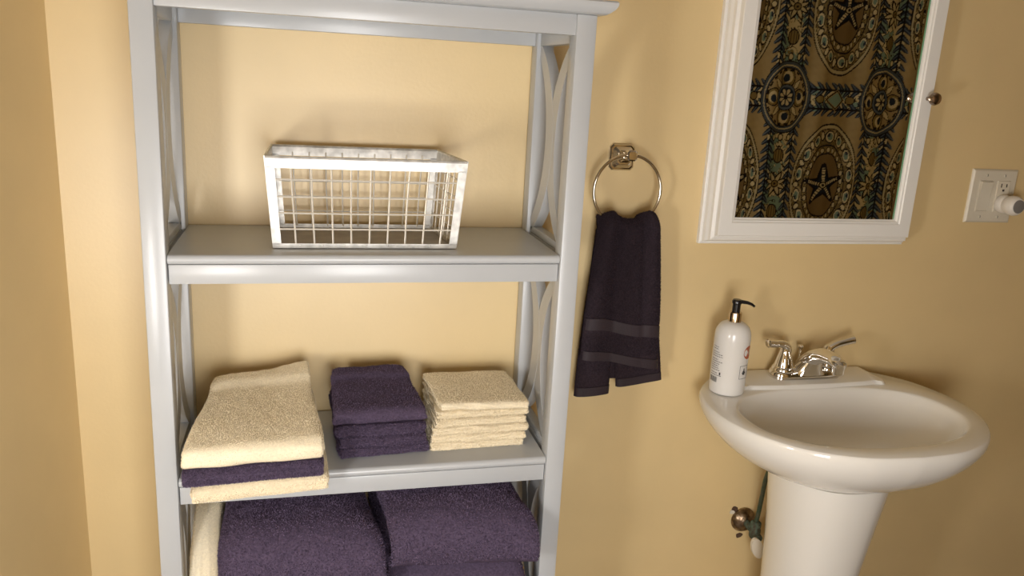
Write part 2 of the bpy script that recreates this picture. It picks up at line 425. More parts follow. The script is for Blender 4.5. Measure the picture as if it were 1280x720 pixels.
# ------------------------------------------------------------------ folded towels
def folded_towel(name, corners, z0, h, m, label, cat='towel', group=None, nu=2, amp=.003, tilt=0.0, tiltx=0.0, droop=0.0, dome=0.0,
                 seed=1, fuzz=20000, flen=.0024, keep=None, sideround=.10, step=None, nx=44, endthin=.45, backdrop=0.0, nest_jit=.006, raise_fn=None, btilt=0.0):
    """a terry towel folded into nested U layers; fold faces the front. corners: fl, fr, br, bl (x, y) in the room"""
    fl, fr, br, bl = [np.array(c, float) for c in corners]
    wd = (np.linalg.norm(fr-fl)+np.linalg.norm(br-bl))/2; d = (np.linalg.norm(bl-fl)+np.linalg.norm(br-fr))/2
    cx = (fl+fr+br+bl)/4
    t = thing(name, (cx[0], cx[1], z0), label, cat, group)
    r = np.random.default_rng(seed); nz = smooth_noise(seed*13+5, 8, 1.1); nz2 = smooth_noise(seed*17+3, 9, 3.2); ed = smooth_noise(seed*19+1, 6, 1.3)
    def warp(X, Y, Z):
        u, v = X/wd, Y/d
        P = ((1-u)*(1-v))[:, None]*fl+(u*(1-v))[:, None]*fr+(u*v)[:, None]*br+((1-u)*v)[:, None]*bl
        zr = Z/h
        su = 1-sideround*(np.exp(-u/.05)+np.exp(-(1-u)/.05))
        sv = 1-backdrop*np.exp(-(1-v)/.12)
        zz = Z*su*sv+sideround*.35*h*(np.exp(-np.abs(u)/.05)+np.exp(-np.abs(1-u)/.05))*0
        zz = zz+zr*(amp*nz(u, v)+amp*.35*nz2(u, v)+tilt*v+tiltx*u+dome*np.sin(PI*np.clip(u, 0, 1))*np.sin(PI*np.clip(v*.9+.05, 0, 1)))
        if step: zz = zz+zr*step[1]*(1/(1+np.exp(-(v-step[0]-.02*np.sin(5*u))/.012)))
        if raise_fn: zz = zz+zr*raise_fn(u, v)
        zz = zz+btilt*v-droop*np.clip(1-v/.3, 0, 1)**1.5
        ex = .0035*ed(v*1.2, zr*.8); ey = .0035*ed(u*1.4+3, zr*.9+1)
        return np.column_stack([P[:, 0]+ex*np.where(u < .5, 1, -1), P[:, 1]+ey, z0+zz])
    parts = []
    tk = h/(2*nu)*.985
    for k in range(nu):
        a = h/2-k*(h/(2*nu)); rc = a-tk/2
        yo = .5*h-0.0+k*.001                       # centre of the front bend
        yb = d-abs(r.normal(0, nest_jit))
        path, nrm = [], []
        nb = 16
        for s in np.linspace(0, 1, nb)[:-1]: path.append((yb+(yo-yb)*s, h/2-rc)); nrm.append((0, -1))
        for th in np.linspace(-PI/2, -3*PI/2, 13):
            path.append((yo+rc*math.cos(th), h/2+rc*math.sin(th))); nrm.append((math.cos(th), math.sin(th)))
        yb2 = d-abs(r.normal(0, nest_jit)) if k else d
        for s in np.linspace(0, 1, 30)[1:]: path.append((yo+(yb2-yo)*s, h/2+rc)); nrm.append((0, 1))
        path = np.array(path); nrm = np.array(nrm); n = len(path)
        xo0, xo1 = (0, wd) if k == 0 else (r.uniform(-.003, nest_jit), wd-r.uniform(-.003, nest_jit))
        q = np.concatenate([[0, .004, .012], np.linspace(.03, .97, nx), [.988, .996, 1.0]])
        e = np.ones(len(q)); e[[0, -1]] = endthin; e[[1, -2]] = .80; e[[2, -3]] = .95
        V = []
        for qi, ei in zip(q, e):
            o_ = path+nrm*tk/2*ei; i_ = path-nrm*tk/2*ei
            o_[0, 0] -= 0; ring = np.vstack([o_, i_[::-1]])
            V.append(np.column_stack([np.full(2*n, xo0+(xo1-xo0)*qi), ring[:, 0], ring[:, 1]]))
        V = np.vstack(V); V = warp(V[:, 0], V[:, 1], V[:, 2])
        m2 = 2*n; F = []
        for i in range(len(q)-1):
            for j in range(m2):
                jj = (j+1) % m2; F.append((i*m2+j, (i+1)*m2+j, (i+1)*m2+jj, i*m2+jj))
        e0 = (len(q)-1)*m2
        for j in range(n-1):
            F.append((j, j+1, m2-2-j, m2-1-j)); F.append((e0+j, e0+m2-1-j, e0+m2-2-j, e0+j+1))
        parts.append(obj('fold' if k else 'outer_fold', (V, F), m+'_terry', t, angle=70))
    if fuzz:
        kf = keep or (lambda c, nn: (nn[:, 2] > -.4)*1.0)
        pile(t, parts, m+'_pile', int(fuzz*1.4), flen*(.72 if m == 'cream' else .95), .0006 if h < .05 else .0009, kf, seed)
    return t

vis = lambda c, nn: ((nn[:, 2] > .2) | (nn[:, 1] < .3))*(nn[:, 2] > -.6)*(1.0)
frontside = lambda c, nn: ((nn[:, 1] < -.25) | (np.abs(nn[:, 0]) > .5))*1.0
# left stack on the second shelf
Z2 = 0.7975
folded_towel('folded_towel', ((-.158, -.323), (.033, -.302), (.018, -.05), (-.150, -.05)), Z2, .0265, 'cream', 'cream folded towel lying under the purple one at the bottom of a stack', group='towels in the cream and purple stack',
             amp=.001, droop=.006, seed=11, fuzz=26000, keep=frontside)
folded_towel('folded_towel', ((-.170, -.322), (.026, -.310), (.004, -.055), (-.155, -.06)), Z2+.0265, .026, 'purple', 'thin purple folded towel sandwiched between two cream towels', group='towels in the cream and purple stack',
             amp=.001, droop=.006, seed=12, fuzz=26000, keep=frontside)
folded_towel('folded_towel', ((-.170, -.326), (.026, -.312), (.006, -.058), (-.148, -.075)), Z2+.0525, .034, 'cream', 'large cream folded towel on top of the purple one', group='towels in the cream and purple stack',
             amp=.004, droop=.004, seed=13, fuzz=60000, keep=vis, step=(.84, .008), tilt=.008, raise_fn=lambda u, v: .018*np.clip(v, 0, 1)**3*np.clip(u, 0, 1)**3)
# middle stack: purple wash cloths
zz = Z2
lab = ['lowest purple folded washcloth of the stack between two cream stacks', 'second lowest purple folded washcloth of the stack between two cream stacks',
       'purple folded washcloth directly under the topmost purple one', 'topmost purple folded washcloth between the cream stacks']
hs = (.0175, .0175, .0185, .025)
for k in range(4):
    j = RNG.normal(0, .002, 8)
    dx = -.003*k
    folded_towel('washcloth', ((.056+dx+j[0], -.210+j[1]), (.199+dx*.8+j[2], -.204+j[3]), (.182+dx*.8+j[4], -.058), (.050+dx*.6+j[6], -.066)), zz, hs[k], 'purple', lab[k], 'washcloth', 'purple washcloths on the shelf',
                 amp=.0010+.0004*k, tilt=.006*(k > 0), btilt=.006*max(0, k-1), seed=21+k, fuzz=26000 if k == 3 else 12000, keep=vis if k == 3 else frontside, step=(.78, .006) if k == 3 else None, sideround=.12)
    zz += hs[k]+.0002
    if k == 2: zz += .002
# right stack: cream wash cloths
zz = Z2
names = ['lowest', 'second lowest', 'third lowest', 'third highest', 'second highest', 'topmost']
for k in range(6):
    j = RNG.normal(0, .0025, 8); dx = .002*k
    folded_towel('washcloth', ((.206+dx+j[0], -.201+j[1]), (.370+dx*.4+j[2], -.199+j[3]), (.358+dx*.4+j[4], -.062), (.208+j[6], -.062)), zz, .0136, 'cream',
                 names[k]+' cream folded washcloth in the small neat stack beside purple washcloths', 'washcloth', 'cream washcloths on the shelf',
                 amp=.0008, tilt=.0012*(k > 0), btilt=.0012*max(0, k-1), tiltx=-.0003, seed=31+k, fuzz=26000 if k == 5 else 9000, keep=vis if k == 5 else frontside, flen=.0026, sideround=.12, nx=30)
    zz += .0138
# third shelf: big purple bath towels
Z3 = 0.4495
folded_towel('bath_towel', ((-.128, -.275), (.118, -.285), (.092, -.04), (-.128, -.04)), Z3, .150, 'purple', 'purple bath towel underneath the plain puffy purple one beside the cream towel', 'towel', 'purple bath towels', nu=3, amp=.003, seed=41, fuzz=9000, keep=frontside)
folded_towel('bath_towel', ((-.131, -.300), (.124, -.315), (.094, -.04), (-.131, -.04)), Z3+.150, .108, 'purple', 'puffy purple bath towel beside the edge of a cream towel', 'towel', 'purple bath towels', nu=2, amp=.010, seed=42, fuzz=95000, flen=.0030,
             keep=vis, sideround=.22, dome=.010, tilt=.006)
folded_towel('bath_towel', ((.138, -.285), (.366, -.300), (.345, -.04), (.118, -.04)), Z3, .183, 'purple', 'purple bath towel underneath the puffy purple one beside the grey post', 'towel', 'purple bath towels', nu=3, amp=.003, seed=43, fuzz=16000, keep=frontside)
folded_towel('bath_towel', ((.134, -.305), (.368, -.330), (.342, -.04), (.113, -.04)), Z3+.1835, .094, 'purple', 'puffy purple bath towel with a fold line along its front beside the grey post', 'towel', 'purple bath towels', nu=2, amp=.008, seed=44, fuzz=90000, flen=.0030,
             keep=vis, sideround=.20, dome=.008, tilt=.010)
folded_towel('bath_towel', ((-.180, -.235), (-.136, -.235), (-.136, -.05), (-.182, -.05)), Z3, .235, 'cream', 'cream towel tucked between purple bath towel and the side lattice', nu=1, amp=.004, seed=45, fuzz=16000, sideround=.05, tilt=.01)

# ------------------------------------------------------------------ towel ring
RC = Vector((.579, -.050, 1.224)); RR = .0655
ring = thing('towel_ring', (.580, 0, 1.281), 'polished nickel towel ring with square mount on the wall', 'towel ring')
def oct_ring(h, c, y, cx=.580, cz=1.281):
    return [Vector((cx+a*h, y, cz+b*h)) for a, b in ((-1, -1+c), (-1, 1-c), (-1+c, 1), (1-c, 1), (1, 1-c), (1, -1+c), (1-c, -1), (-1+c, -1))]
obj('mount_plate', loft(bmesh.new(), [oct_ring(.0245, .24, -.0005), oct_ring(.0245, .24, -.006), oct_ring(.022, .24, -.009), oct_ring(.0195, .24, -.0095), oct_ring(.013, .24, -.017), oct_ring(.012, .3, -.018)]), 'nickel', ring, angle=20)
obj('arm', loft(bmesh.new(), [oct_ring(.0115, .35, -.017, .580, 1.283), oct_ring(.0085, .35, -.030, .580, 1.286), oct_ring(.0090, .35, -.044, .580, 1.2885), oct_ring(.0095, .35, -.057, .580, 1.2885), oct_ring(.007, .35, -.0595, .580, 1.2885)]), 'nickel', ring, angle=20)
bm = bmesh.new()
rings_ = []
for k in range(56):
    a = 2*PI*k/56; e = Vector((math.cos(a), 0, math.sin(a)))
    c = RC+RR*e
    rings_.append([c+.0031*(math.cos(b)*e+math.sin(b)*Vector((0, 1, 0))) for b in [2*PI*q/10 for q in range(10)]])
rings_.append(rings_[0]); loft(bm, rings_, False, False); bmesh.ops.remove_doubles(bm, verts=bm.verts, dist=1e-5)
obj('ring', bm, 'nickel', ring, angle=None)

# ------------------------------------------------------------------ hanging hand towel
ht = thing('hand_towel', (.585, -.05, .825), 'dark purple hand towel draped through the towel ring', 'towel')
zbot = RC.z-RR                                # inside bottom of the ring
def drape(fn, nu_, nv_, th, name, m, parent, angle=60):
    """solid sheet: fn(u, v) -> point of the outer face, thickened inwards"""
    U, V = np.meshgrid(np.linspace(0, 1, nu_), np.linspace(0, 1, nv_))
    P = np.array([[fn(a, b) for a, b in zip(ru, rv)] for ru, rv in zip(U, V)])
    du = np.gradient(P, axis=1); dv = np.gradient(P, axis=0)
    N = np.cross(dv, du); N /= np.linalg.norm(N, axis=2)[:, :, None]+1e-9
    e = np.ones((nv_, nu_)); e[:, [0, -1]] = .35; e[[0, -1], :] = .35
    I = P-N*(th*e)[:, :, None]; P = P+N*(th*.0*e)[:, :, None]
    nn = nu_*nv_; VV = np.vstack([P.reshape(-1, 3), I.reshape(-1, 3)]); F = []
    for i in range(nv_-1):
        for j in range(nu_-1):
            a = i*nu_+j; F.append((a, a+nu_, a+nu_+1, a+1)); F.append((nn+a, nn+a+1, nn+a+nu_+1, nn+a+nu_))
    bd = [j for j in range(nu_)]+[i*nu_+nu_-1 for i in range(1, nv_)]+[(nv_-1)*nu_+j for j in range(nu_-2, -1, -1)]+[i*nu_ for i in range(nv_-2, 0, -1)]
    for a, b in zip(bd, bd[1:]+bd[:1]): F.append((a, b, nn+b, nn+a))
    me_f = F
    return obj(name, (VV, me_f), m, parent, angle=angle)
def front_fn(u, v, lift=0.0):
    # v: 0 at the crest over the ring, 1 at the front hem; u: 0 left, 1 right
    tl, tr = .5265, .6440
    bl_, br_ = .5080, .6740
    s = v**.75
    x = (tl+(bl_-tl)*s)*(1-u)+(tr+(br_-tr)*s)*u
    # bunched cloth humps over the ring on either side of a dip
    crest = 1.1695+.016*math.exp(-((u-.18)/.17)**2)+.017*math.exp(-((u-.86)/.15)**2)
    hem = .903+(.880-.903)*u+.003*math.sin(5*u)
    z = crest+(hem-crest)*v
    fold = .017*math.exp(-((u-.17)/.13)**2)+.016*math.exp(-((u-.87)/.13)**2)+.006*math.exp(-((u-.55)/.14)**2)-.007*math.exp(-((u-.36)/.05)**2)-.008*math.exp(-((u-.74)/.045)**2)
    fade = .14+.86*max(0, 1-v*1.05)**1.2
    y = -.0615-.006*v-fold*fade-.003*math.sin(u*9+2)*v-.002*math.sin(7*v+4*u)
    if v < .07: y += .016*(1-v/.07)**2
    # rolled selvedges turn to the wall
    y += .010*(math.exp(-u/.03)+math.exp(-(1-u)/.03))
    return (x, y-lift, z)
def front_full(u, v):
    # carries on over the ring and a little way down behind it
    if v > .12: return front_fn(u, (v-.12)/.88)
    k = (.12-v)/.12; x, y, z = front_fn(u, 0)
    return (x+(.585-x)*.25*k, y+.020*math.sin(k*PI/2)+.002*k, z-.030*(1-math.cos(k*PI/2))+.005*math.sin(k*PI))
fp = drape(front_full, 60, 80, .008, 'front_flap', 'hang_terry', ht)
def back_fn(x0t, x1t, x0b, x1b, zb0, zb1, ph, yb):
    def f(u, v):
        s = v**.8
        x = (x0t+(x0b-x0t)*s)*(1-u)+(x1t+(x1b-x1t)*s)*u
        z = 1.150+((zb0+(zb1-zb0)*u)-1.150)*v
        y = yb-.005*math.sin(u*3+ph)-.003*math.sin(6*v+ph)+.006*(math.exp(-u/.04)+math.exp(-(1-u)/.04))
        return (x, y, z)
    return f
fbl = back_fn(.530, .600, .5115, .5850, .816, .819, .4, -.036)
fbr = back_fn(.560, .648, .5960, .6975, .834, .842, 1.6, -.0345)
bl_o = drape(fbl, 26, 60, .008, 'back_flap', 'hang_terry', ht)
br_o = drape(fbr, 30, 60, .008, 'back_flap', 'hang_terry', ht)
obj('inner_fold', box(.563, .606, -.031, -.024, .848, 1.14, .003), 'hang_terry', ht)
def band(fn, v0, v1, off, parent, name):
    def g(u, v):
        vv = v0+(v1-v0)*v; uu = .012+.976*u
        x, y, z = fn(uu, vv); return (x, y-off, z)
    return drape(g, 50, 5, .002, name, 'satin_band', parent)
band(front_fn, .705, .785, .0032, fp, 'woven_band')
band(front_fn, .935, .998, .0030, fp, 'hem')
for f_, o_ in ((fbl, bl_o), (fbr, br_o)): band(f_, .945, .998, .0028, o_, 'hem')
pile(ht, [fp], 'hang_pile', 45000, .0022, .0006, lambda c, nn: (nn[:, 1] < .2)*((c[:, 2] > .97) | ((c[:, 2] < .952) & (c[:, 2] > .908)))*1.0, 51)
pile(ht, [bl_o, br_o], 'hang_pile', 12000, .0022, .0006, lambda c, nn: (nn[:, 1] < .2)*(c[:, 2] > .862)*1.0, 52)

# ------------------------------------------------------------------ medicine cabinet with mirror
cab = thing('medicine_cabinet', (.99, 0, 1.118), 'white framed mirrored medicine cabinet above the sink', 'mirror cabinet')
CX0, CX1, CZ0, CZ1 = .755, 1.226, 1.118, 1.76
obj('case', rect_frame([(0, -.0005), (0, -.010), (.003, -.012), (.005, -.012), (.0065, -.020), (.0105, -.026), (.0120, -.033), (.0150, -.034), (.018, -.036), (.0185, -.041), (.03, -.041)], CX0, CX1, CZ0, CZ1), 'white_paint', cab, smooth=False)
DX0, DX1, DZ0, DZ1 = .7735, 1.2065, 1.1400, 1.745
door = obj('door', rect_frame([(.0, -.034), (.0, -.0475), (.0015, -.0495), (.0265, -.0495), (.0285, -.0470), (.0310, -.0465), (.0335, -.0430), (.0355, -.0425), (.0360, -.039)], DX0, DX1, DZ0, DZ1), 'white_paint', cab, smooth=False)
obj('mirror_pane', box(DX0+.034, DX1-.034, -.0400, -.0370, DZ0+.034, DZ1-.034), 'mirror', door, smooth=False)
obj('glass_edge', box(DX1-.0378, DX1-.0362, -.0412, -.0402, DZ0+.037, DZ1-.037), 'glass_edge', door, smooth=False)
obj('knob', lathe([(.0040, .0), (.0042, -.009), (.0070, -.013), (.0118, -.017), (.0125, -.021), (.0105, -.026), (.0060, -.0285), (.0, -.029)], (1.1935, -.0495, 1.4185), 'y', 24), 'bronze_knob', door)

# ------------------------------------------------------------------ switch plate and plug-in
SX0, SX1, SZ0, SZ1 = 1.379, 1.496, 1.166, 1.281
sw = thing('switch_plate', ((SX0+SX1)/2, 0, SZ0), 'almond double wall plate with rocker switch and outlet', 'switch plate')
bm = bmesh.new()
loft(bm, [[Vector((x, y, z)) for x, z in ((SX0+i, SZ0+i), (SX1-i, SZ0+i), (SX1-i, SZ1-i), (SX0+i, SZ1-i))] for i, y in ((0, 0), (0, -.002), (.0015, -.0042), (.004, -.0058))])
obj('plate', bm, 'almond_plastic', sw, angle=30)
sc, oc = SX0+.036, SX0+.082
rk = obj('rocker_frame', rect_frame([(0, -.0058), (0, -.0072), (.0015, -.0078), (.0025, -.0066)], sc-.0165, sc+.0165, 1.190, 1.257), 'almond_plastic', sw, smooth=False)
bm = bmesh.new()
loft(bm, [[Vector((x, y, z)) for x, y, z in ((sc-.014, -.0056, za), (sc+.014, -.0056, za), (sc+.014, yf, za), (sc-.014, yf, za))] for za, yf in ((1.1925, -.0075), (1.2235, -.0085), (1.2545, -.0125))])
obj('rocker', bm, 'almond_plastic', sw, smooth=False)
obj('outlet', rect_frame([(0, -.0055), (0, -.0078), (.001, -.0084), (.0155, -.0084), (.0164, -.0084)], oc-.0165, oc+.0165, 1.190, 1.257), 'almond_plastic', sw, smooth=False)
def slot(x0, x1, z0, z1): obj('slot', box(x0, x1, -.0088, -.0080, z0, z1), 'dark_slot', sw, smooth=False)
slot(oc-.008, oc-.0055, 1.243, 1.251); slot(oc+.0055, oc+.008, 1.2435, 1.2505); slot(oc-.0025, oc+.0025, 1.2345, 1.239)
for xs in (sc, oc):
    for zs in (1.179, 1.268):
        s_ = obj('screw', lathe([(.0032, -.0056), (.0030, -.0068), (.0015, -.0073), (0, -.0074)], (xs, 0, zs), 'y', 12), 'almond_plastic', sw)
        obj('slot', box(xs-.0004, xs+.0004, -.0078, -.0071, zs-.0024, zs+.0024), 'dark_slot', s_, smooth=False)
pl = thing('night_light', (oc, -.009, 1.210), 'small white round plug-in night light in the wall outlet', 'night light')
obj('body', lathe([(.012, -.0092), (.0185, -.0100), (.0200, -.016), (.0190, -.022), (.0170, -.026), (.0182, -.030), (.0205, -.036), (.0212, -.044), (.0195, -.051), (.0160, -.0555), (.0150, -.0560)], (oc, 0, 1.209), 'y', 32), 'device_white', pl)
obj('sensor_face', lathe([(.0145, -.0555), (.0140, -.0572), (.007, -.0582), (0, -.0584)], (oc, 0, 1.209), 'y', 24), 'print_grey', pl)

# ------------------------------------------------------------------ pedestal sink
SCX = 1.000
sink = thing('pedestal_sink', (SCX, -.15, 0), 'white porcelain pedestal sink with oval bowl', 'sink')
half = [(0, -.415), (.095, -.405), (.178, -.367), (.234, -.305), (.263, -.232), (.266, -.160), (.246, -.085), (.208, -.035), (.172, -.004)]
right = [tuple(p) for p in catmull(half, 6)]
outline = [(SCX+x, y) for x, y in right]+[(SCX+x, -.004) for x in np.linspace(.172, -.172, 12)[1:-1]]+[(SCX-x, y) for x, y in right[::-1][:-1]]
outline = np.array(outline); NO = len(outline)
bc = np.array([SCX-.002, -.230])
def bowl_pt(d):      # rounded bowl opening, radius in direction d
    a, b, p = .219, .142, 2.25
    if d[1] > 0: b = .130; p = 2.6
    k = (abs(d[0]/a)**p+abs(d[1]/b)**p)**(-1/p)
    return d*k
dirs = outline-bc; dirs = dirs/np.linalg.norm(dirs, axis=1)[:, None]
bowl = np.array([bowl_pt(d) for d in dirs])
ZR = .838
def ring_at(P, z): return [Vector((p[0], p[1], z if np.isscalar(z) else z[i])) for i, p in enumerate(P)]
cen = np.array([SCX, -.20])
def so(s, c=cen):
    P = c+(outline-c)*s
    P[:, 1] = np.minimum(P[:, 1], -.003); return P
R_ = []
for s, z in ((.30, .706), (.42, .712), (.55, .722), (.67, .735), (.78, .752), (.87, .771), (.935, .789), (.975, .805), (.995, .817), (1.0, .826), (.998, .8325), (.991, .8365), (.986, .8372)):
    R_.append(ring_at(so(s), z))
inner = bc+bowl
mid = (so(.986)+(inner-so(.986))*.6)
R_.append(ring_at(mid, .8378))
for s, z in ((1.02, .8378), (1.0, .8366), (.985, .833), (.965, .824), (.93, .808), (.86, .787), (.72, .768), (.52, .754), (.28, .747), (.11, .744)):
    R_.append(ring_at(bc+bowl*s+np.array([0, .02])*(1-s), z))
basin = obj('basin', loft(bmesh.new(), R_, True, True), 'porcelain', sink, angle=50)
obj('drain', lathe([(.026, .0), (.0255, .003), (.021, .0035), (.019, .001), (.0, .0008)], (bc[0], bc[1]+.018, .7445), 'z', 28), 'chrome', basin)
# raised faucet deck
half_d = [(.000, -.0985), (.060, -.0975), (.115, -.0945), (.146, -.091), (.160, -.096), (.172, -.080), (.1695, -.045), (.168, -.005)]
dr = catmull(half_d, 5)
dk = [(SCX+.004+x, y) for x, y in dr]+[(SCX+.004-x, y) for x, y in dr[::-1]][:-1]
dk = np.array(dk); dcen = np.array([SCX, -.04])
R_ = []
for off, z in ((1.035, .8372), (1.025, .8395), (1.008, .8440), (.99, .8455), (.95, .8460)):
    P = dcen+(dk-dcen)*off; P[:, 1] = np.minimum(P[:, 1], -.004); R_.append(ring_at(P, z))
obj('faucet_deck', loft(bmesh.new(), R_, False, True), 'porcelain', basin, angle=60)
# pedestal
R_ = []
for z, a, b, yc_ in ((0, .104, .105, -.180), (.02, .104, .105, -.180), (.05, .096, .098, -.178), (.12, .080, .084, -.176), (.25, .078, .082, -.178), (.40, .081, .086, -.184), (.52, .089, .092, -.190), (.62, .099, .100, -.196), (.715, .110, .110, -.200)):
    ring_p = []
    for k in range(40):
        t = 2*PI*k/40; c, s = math.cos(t), math.sin(t)
        e = 2.25
        ring_p.append(Vector((SCX-.012+a*math.copysign(abs(c)**(2/e), c), yc_+b*math.copysign(abs(s)**(2/e), s), z)))
    R_.append(ring_p)
obj('pedestal', loft(bmesh.new(), R_), 'porcelain', sink, angle=60)

# ------------------------------------------------------------------ faucet
FX, FY, FZ = 1.010, -.048, .8462
fa = thing('faucet', (FX, FY, FZ), 'chrome two-handle faucet with curved levers on the sink deck', 'faucet')
def stadium(a, b, z, n=32, cx=FX, cy=FY):
    pts = []
    for k in range(n):
        t = 2*PI*k/n; c, s = math.cos(t), math.sin(t)
        pts.append(Vector((cx+(a-b)*(1 if c > 0 else -1)*(abs(c) > 1e-6)*min(1, abs(c)*3)+b*c, cy+b*s, z)))
    return pts
obj('base_plate', loft(bmesh.new(), [stadium(.079, .026, FZ), stadium(.079, .026, FZ+.010), stadium(.0765, .0235, FZ+.0145), stadium(.0745, .0215, FZ+.0155)]), 'chrome', fa, angle=40)
for sx, dz in ((-1, 0), (1, 0)):
    hx = FX+sx*.0508
    hub = obj('handle', lathe([(.0235, .0145), (.0235, .019), (.0215, .0225), (.0195, .024), (.0185, .028), (.0165, .037), (.0135, .047), (.0115, .054), (.0105, .060), (.0085, .064), (.004, .066), (0, .0665)], (hx, FY, FZ), 'z', 28), 'chrome', fa)
    if sx < 0: pts = [(hx+.002, FY, FZ+.050), (hx+.002, FY-.001, FZ+.060), (hx-.004, FY-.003, FZ+.068), (hx-.016, FY-.006, FZ+.0725), (hx-.032, FY-.009, FZ+.0745), (hx-.047, FY-.012, FZ+.0765), (hx-.052, FY-.013, FZ+.077)]
    else: pts = [(hx-.002, FY, FZ+.046), (hx-.001, FY-.001, FZ+.056), (hx+.006, FY-.002, FZ+.063), (hx+.018, FY-.004, FZ+.069), (hx+.033, FY-.006, FZ+.0735), (hx+.047, FY-.008, FZ+.0775), (hx+.052, FY-.009, FZ+.0785)]
    cv = catmull(pts, 5)
    rr = [float(np.interp(i/(len(cv)-1), [0, .25, .6, .93, 1], [.0115, .0100, .0088, .0098, .0065])) for i in range(len(cv))]
    obj('lever', tube(cv, rr, 14, flat=.85), 'chrome', hub, angle=60)
# spout: broad hood leaning forward, ends in a round aerator
bm = bmesh.new(); R_ = []
for y, z, a, hgt in ((FY+.022, .012, .016, .008), (FY+.014, .018, .020, .014), (FY-.002, .029, .023, .020), (FY-.022, .0445, .0235, .021), (FY-.045, .0590, .0205, .0165), (FY-.070, .0640, .0175, .0135), (FY-.090, .0645, .0160, .0125), (FY-.104, .0625, .0150, .0115), (FY-.113, .0600, .0120, .0090)):
    R_.append([Vector((FX+a*math.cos(2*PI*k/20), y, FZ+z+hgt*math.sin(2*PI*k/20))) for k in range(20)])
sp = obj('spout', loft(bm, R_), 'chrome', fa, angle=60)
obj('spout_body', loft(bmesh.new(), [stadium(.040, .027, FZ+.010, 24, cy=FY-.005), stadium(.032, .025, FZ+.020, 24, cy=FY-.008), stadium(.024, .021, FZ+.034, 24, cy=FY-.016), stadium(.017, .015, FZ+.046, 24, cy=FY-.024)]), 'chrome', fa, angle=50)
obj('aerator', lathe([(.0, -.0175), (.0095, -.0175), (.0115, -.015), (.0120, -.004), (.0135, .0), (.0135, .006), (.010, .010), (.0, .0115)], (FX, FY-.104, FZ+.0575), 'z', 24), 'chrome', sp)
obj('lift_rod', lathe([(.0022, .01), (.0022, .052), (.0045, .0535), (.0058, .056), (.0058, .059), (.0035, .061), (0, .0615)], (FX-.004, FY+.019, FZ), 'z', 14), 'chrome', fa)

# ------------------------------------------------------------------ soap bottle
BX, BY, BZ, BR = .8065, -.094, .8390, .0345
bo = thing('soap_bottle', (BX, BY, BZ), 'white pump bottle with black pump head on the sink rim', 'bottle')
body = obj('body', lathe([(.0, 0), (.0315, 0), (.0338, .002), (BR, .006), (BR, .110), (.0342, .118), (.0328, .126), (.0295, .133), (.0245, .1385), (.018, .142), (.0125, .1435), (.0, .1435)], (BX, BY, BZ), 'z', 40), 'bottle_white', bo)
obj('collar', lathe([(.0, .143), (.0122, .143), (.0122, .160), (.0115, .162), (0, .162)], (BX, BY, BZ), 'z', 28), 'collar_gold', bo)
pump = obj('pump_head', lathe([(.0, .162), (.0078, .162), (.0078, .178), (.0092, .179), (.0095, .184), (.0078, .1868), (0, .1872)], (BX, BY, BZ), 'z', 24), 'pump_black', bo)
na = math.radians(-18)
nd = Vector((math.cos(na), math.sin(na), 0))
c0 = Vector((BX, BY, BZ+.1825))
obj('nozzle', tube([c0-nd*.004, c0+nd*.010, c0+nd*.020+Vector((0, 0, -.001)), c0+nd*.028+Vector((0, 0, -.0035)), c0+nd*.034+Vector((0, 0, -.0075))], [.0045, .0048, .0042, .0036, .0028], 12, flat=.8), 'pump_black', pump)
def on_body(a, z, r=BR+.00025): return Vector((BX+r*math.sin(a), BY-r*math.cos(a), BZ+z))
def patch(bm, a0, a1, z0, z1, n=3):
    rows = [[bm.verts.new(on_body(a0+(a1-a0)*k/n, z)) for k in range(n+1)] for z in (z0, z1)]
    for k in range(n): bm.faces.new((rows[0][k], rows[0][k+1], rows[1][k+1], rows[1][k]))
D = math.radians
bm = bmesh.new(); rr = random.Random(4)
zl = .094
for i in range(13):                             # small print on the back label
    a = D(-98); end = D(-58 + rr.uniform(-14, 8)) if i not in (0, 1) else D(-72)
    while a < end:
        b_ = min(end, a+D(rr.uniform(3, 8))); patch(bm, a, b_, zl, zl+.0016, 2); a = b_+D(1.6)
    zl -= .0042 if i not in (1, 4, 10) else .0062
obj('small_print', bm, 'print_grey', body, smooth=False)['kind'] = 'stuff'
bm = bmesh.new(); a = D(-98)
while a < D(-66):
    ww = D(rr.choice((.8, 1.2, 2.0))); patch(bm, a, a+ww, .024, .0345, 1); a += ww+D(rr.choice((.8, 1.4)))
patch(bm, D(-60), D(-55), .040, .0455, 1)
obj('barcode', bm, 'print_dark', body, smooth=False)['kind'] = 'stuff'
bm = bmesh.new()
cvt = bm.verts.new(on_body(D(38), .088))
cir = [bm.verts.new(on_body(D(38)+D(24)*math.cos(t), .088+.0135*math.sin(t))) for t in [2*PI*k/24 for k in range(24)]]
for k in range(24): bm.faces.new((cvt, cir[k], cir[(k+1) % 24]))
obj('orange_roundel', bm, 'print_orange', body, smooth=False)
bm = bmesh.new()
for a0, a1, z0, z1 in ((34, 70, .062, .0628), (34, 70, .036, .0368), (34, 35.4, .036, .0628), (68.6, 70, .036, .0628), (47, 58, .044, .052), (50, 55, .052, .057), (44, 61, .047, .049)):
    patch(bm, D(a0-28), D(a1-28), z0, z1, 4)
obj('boxed_emblem', bm, 'print_dark', body, smooth=False)

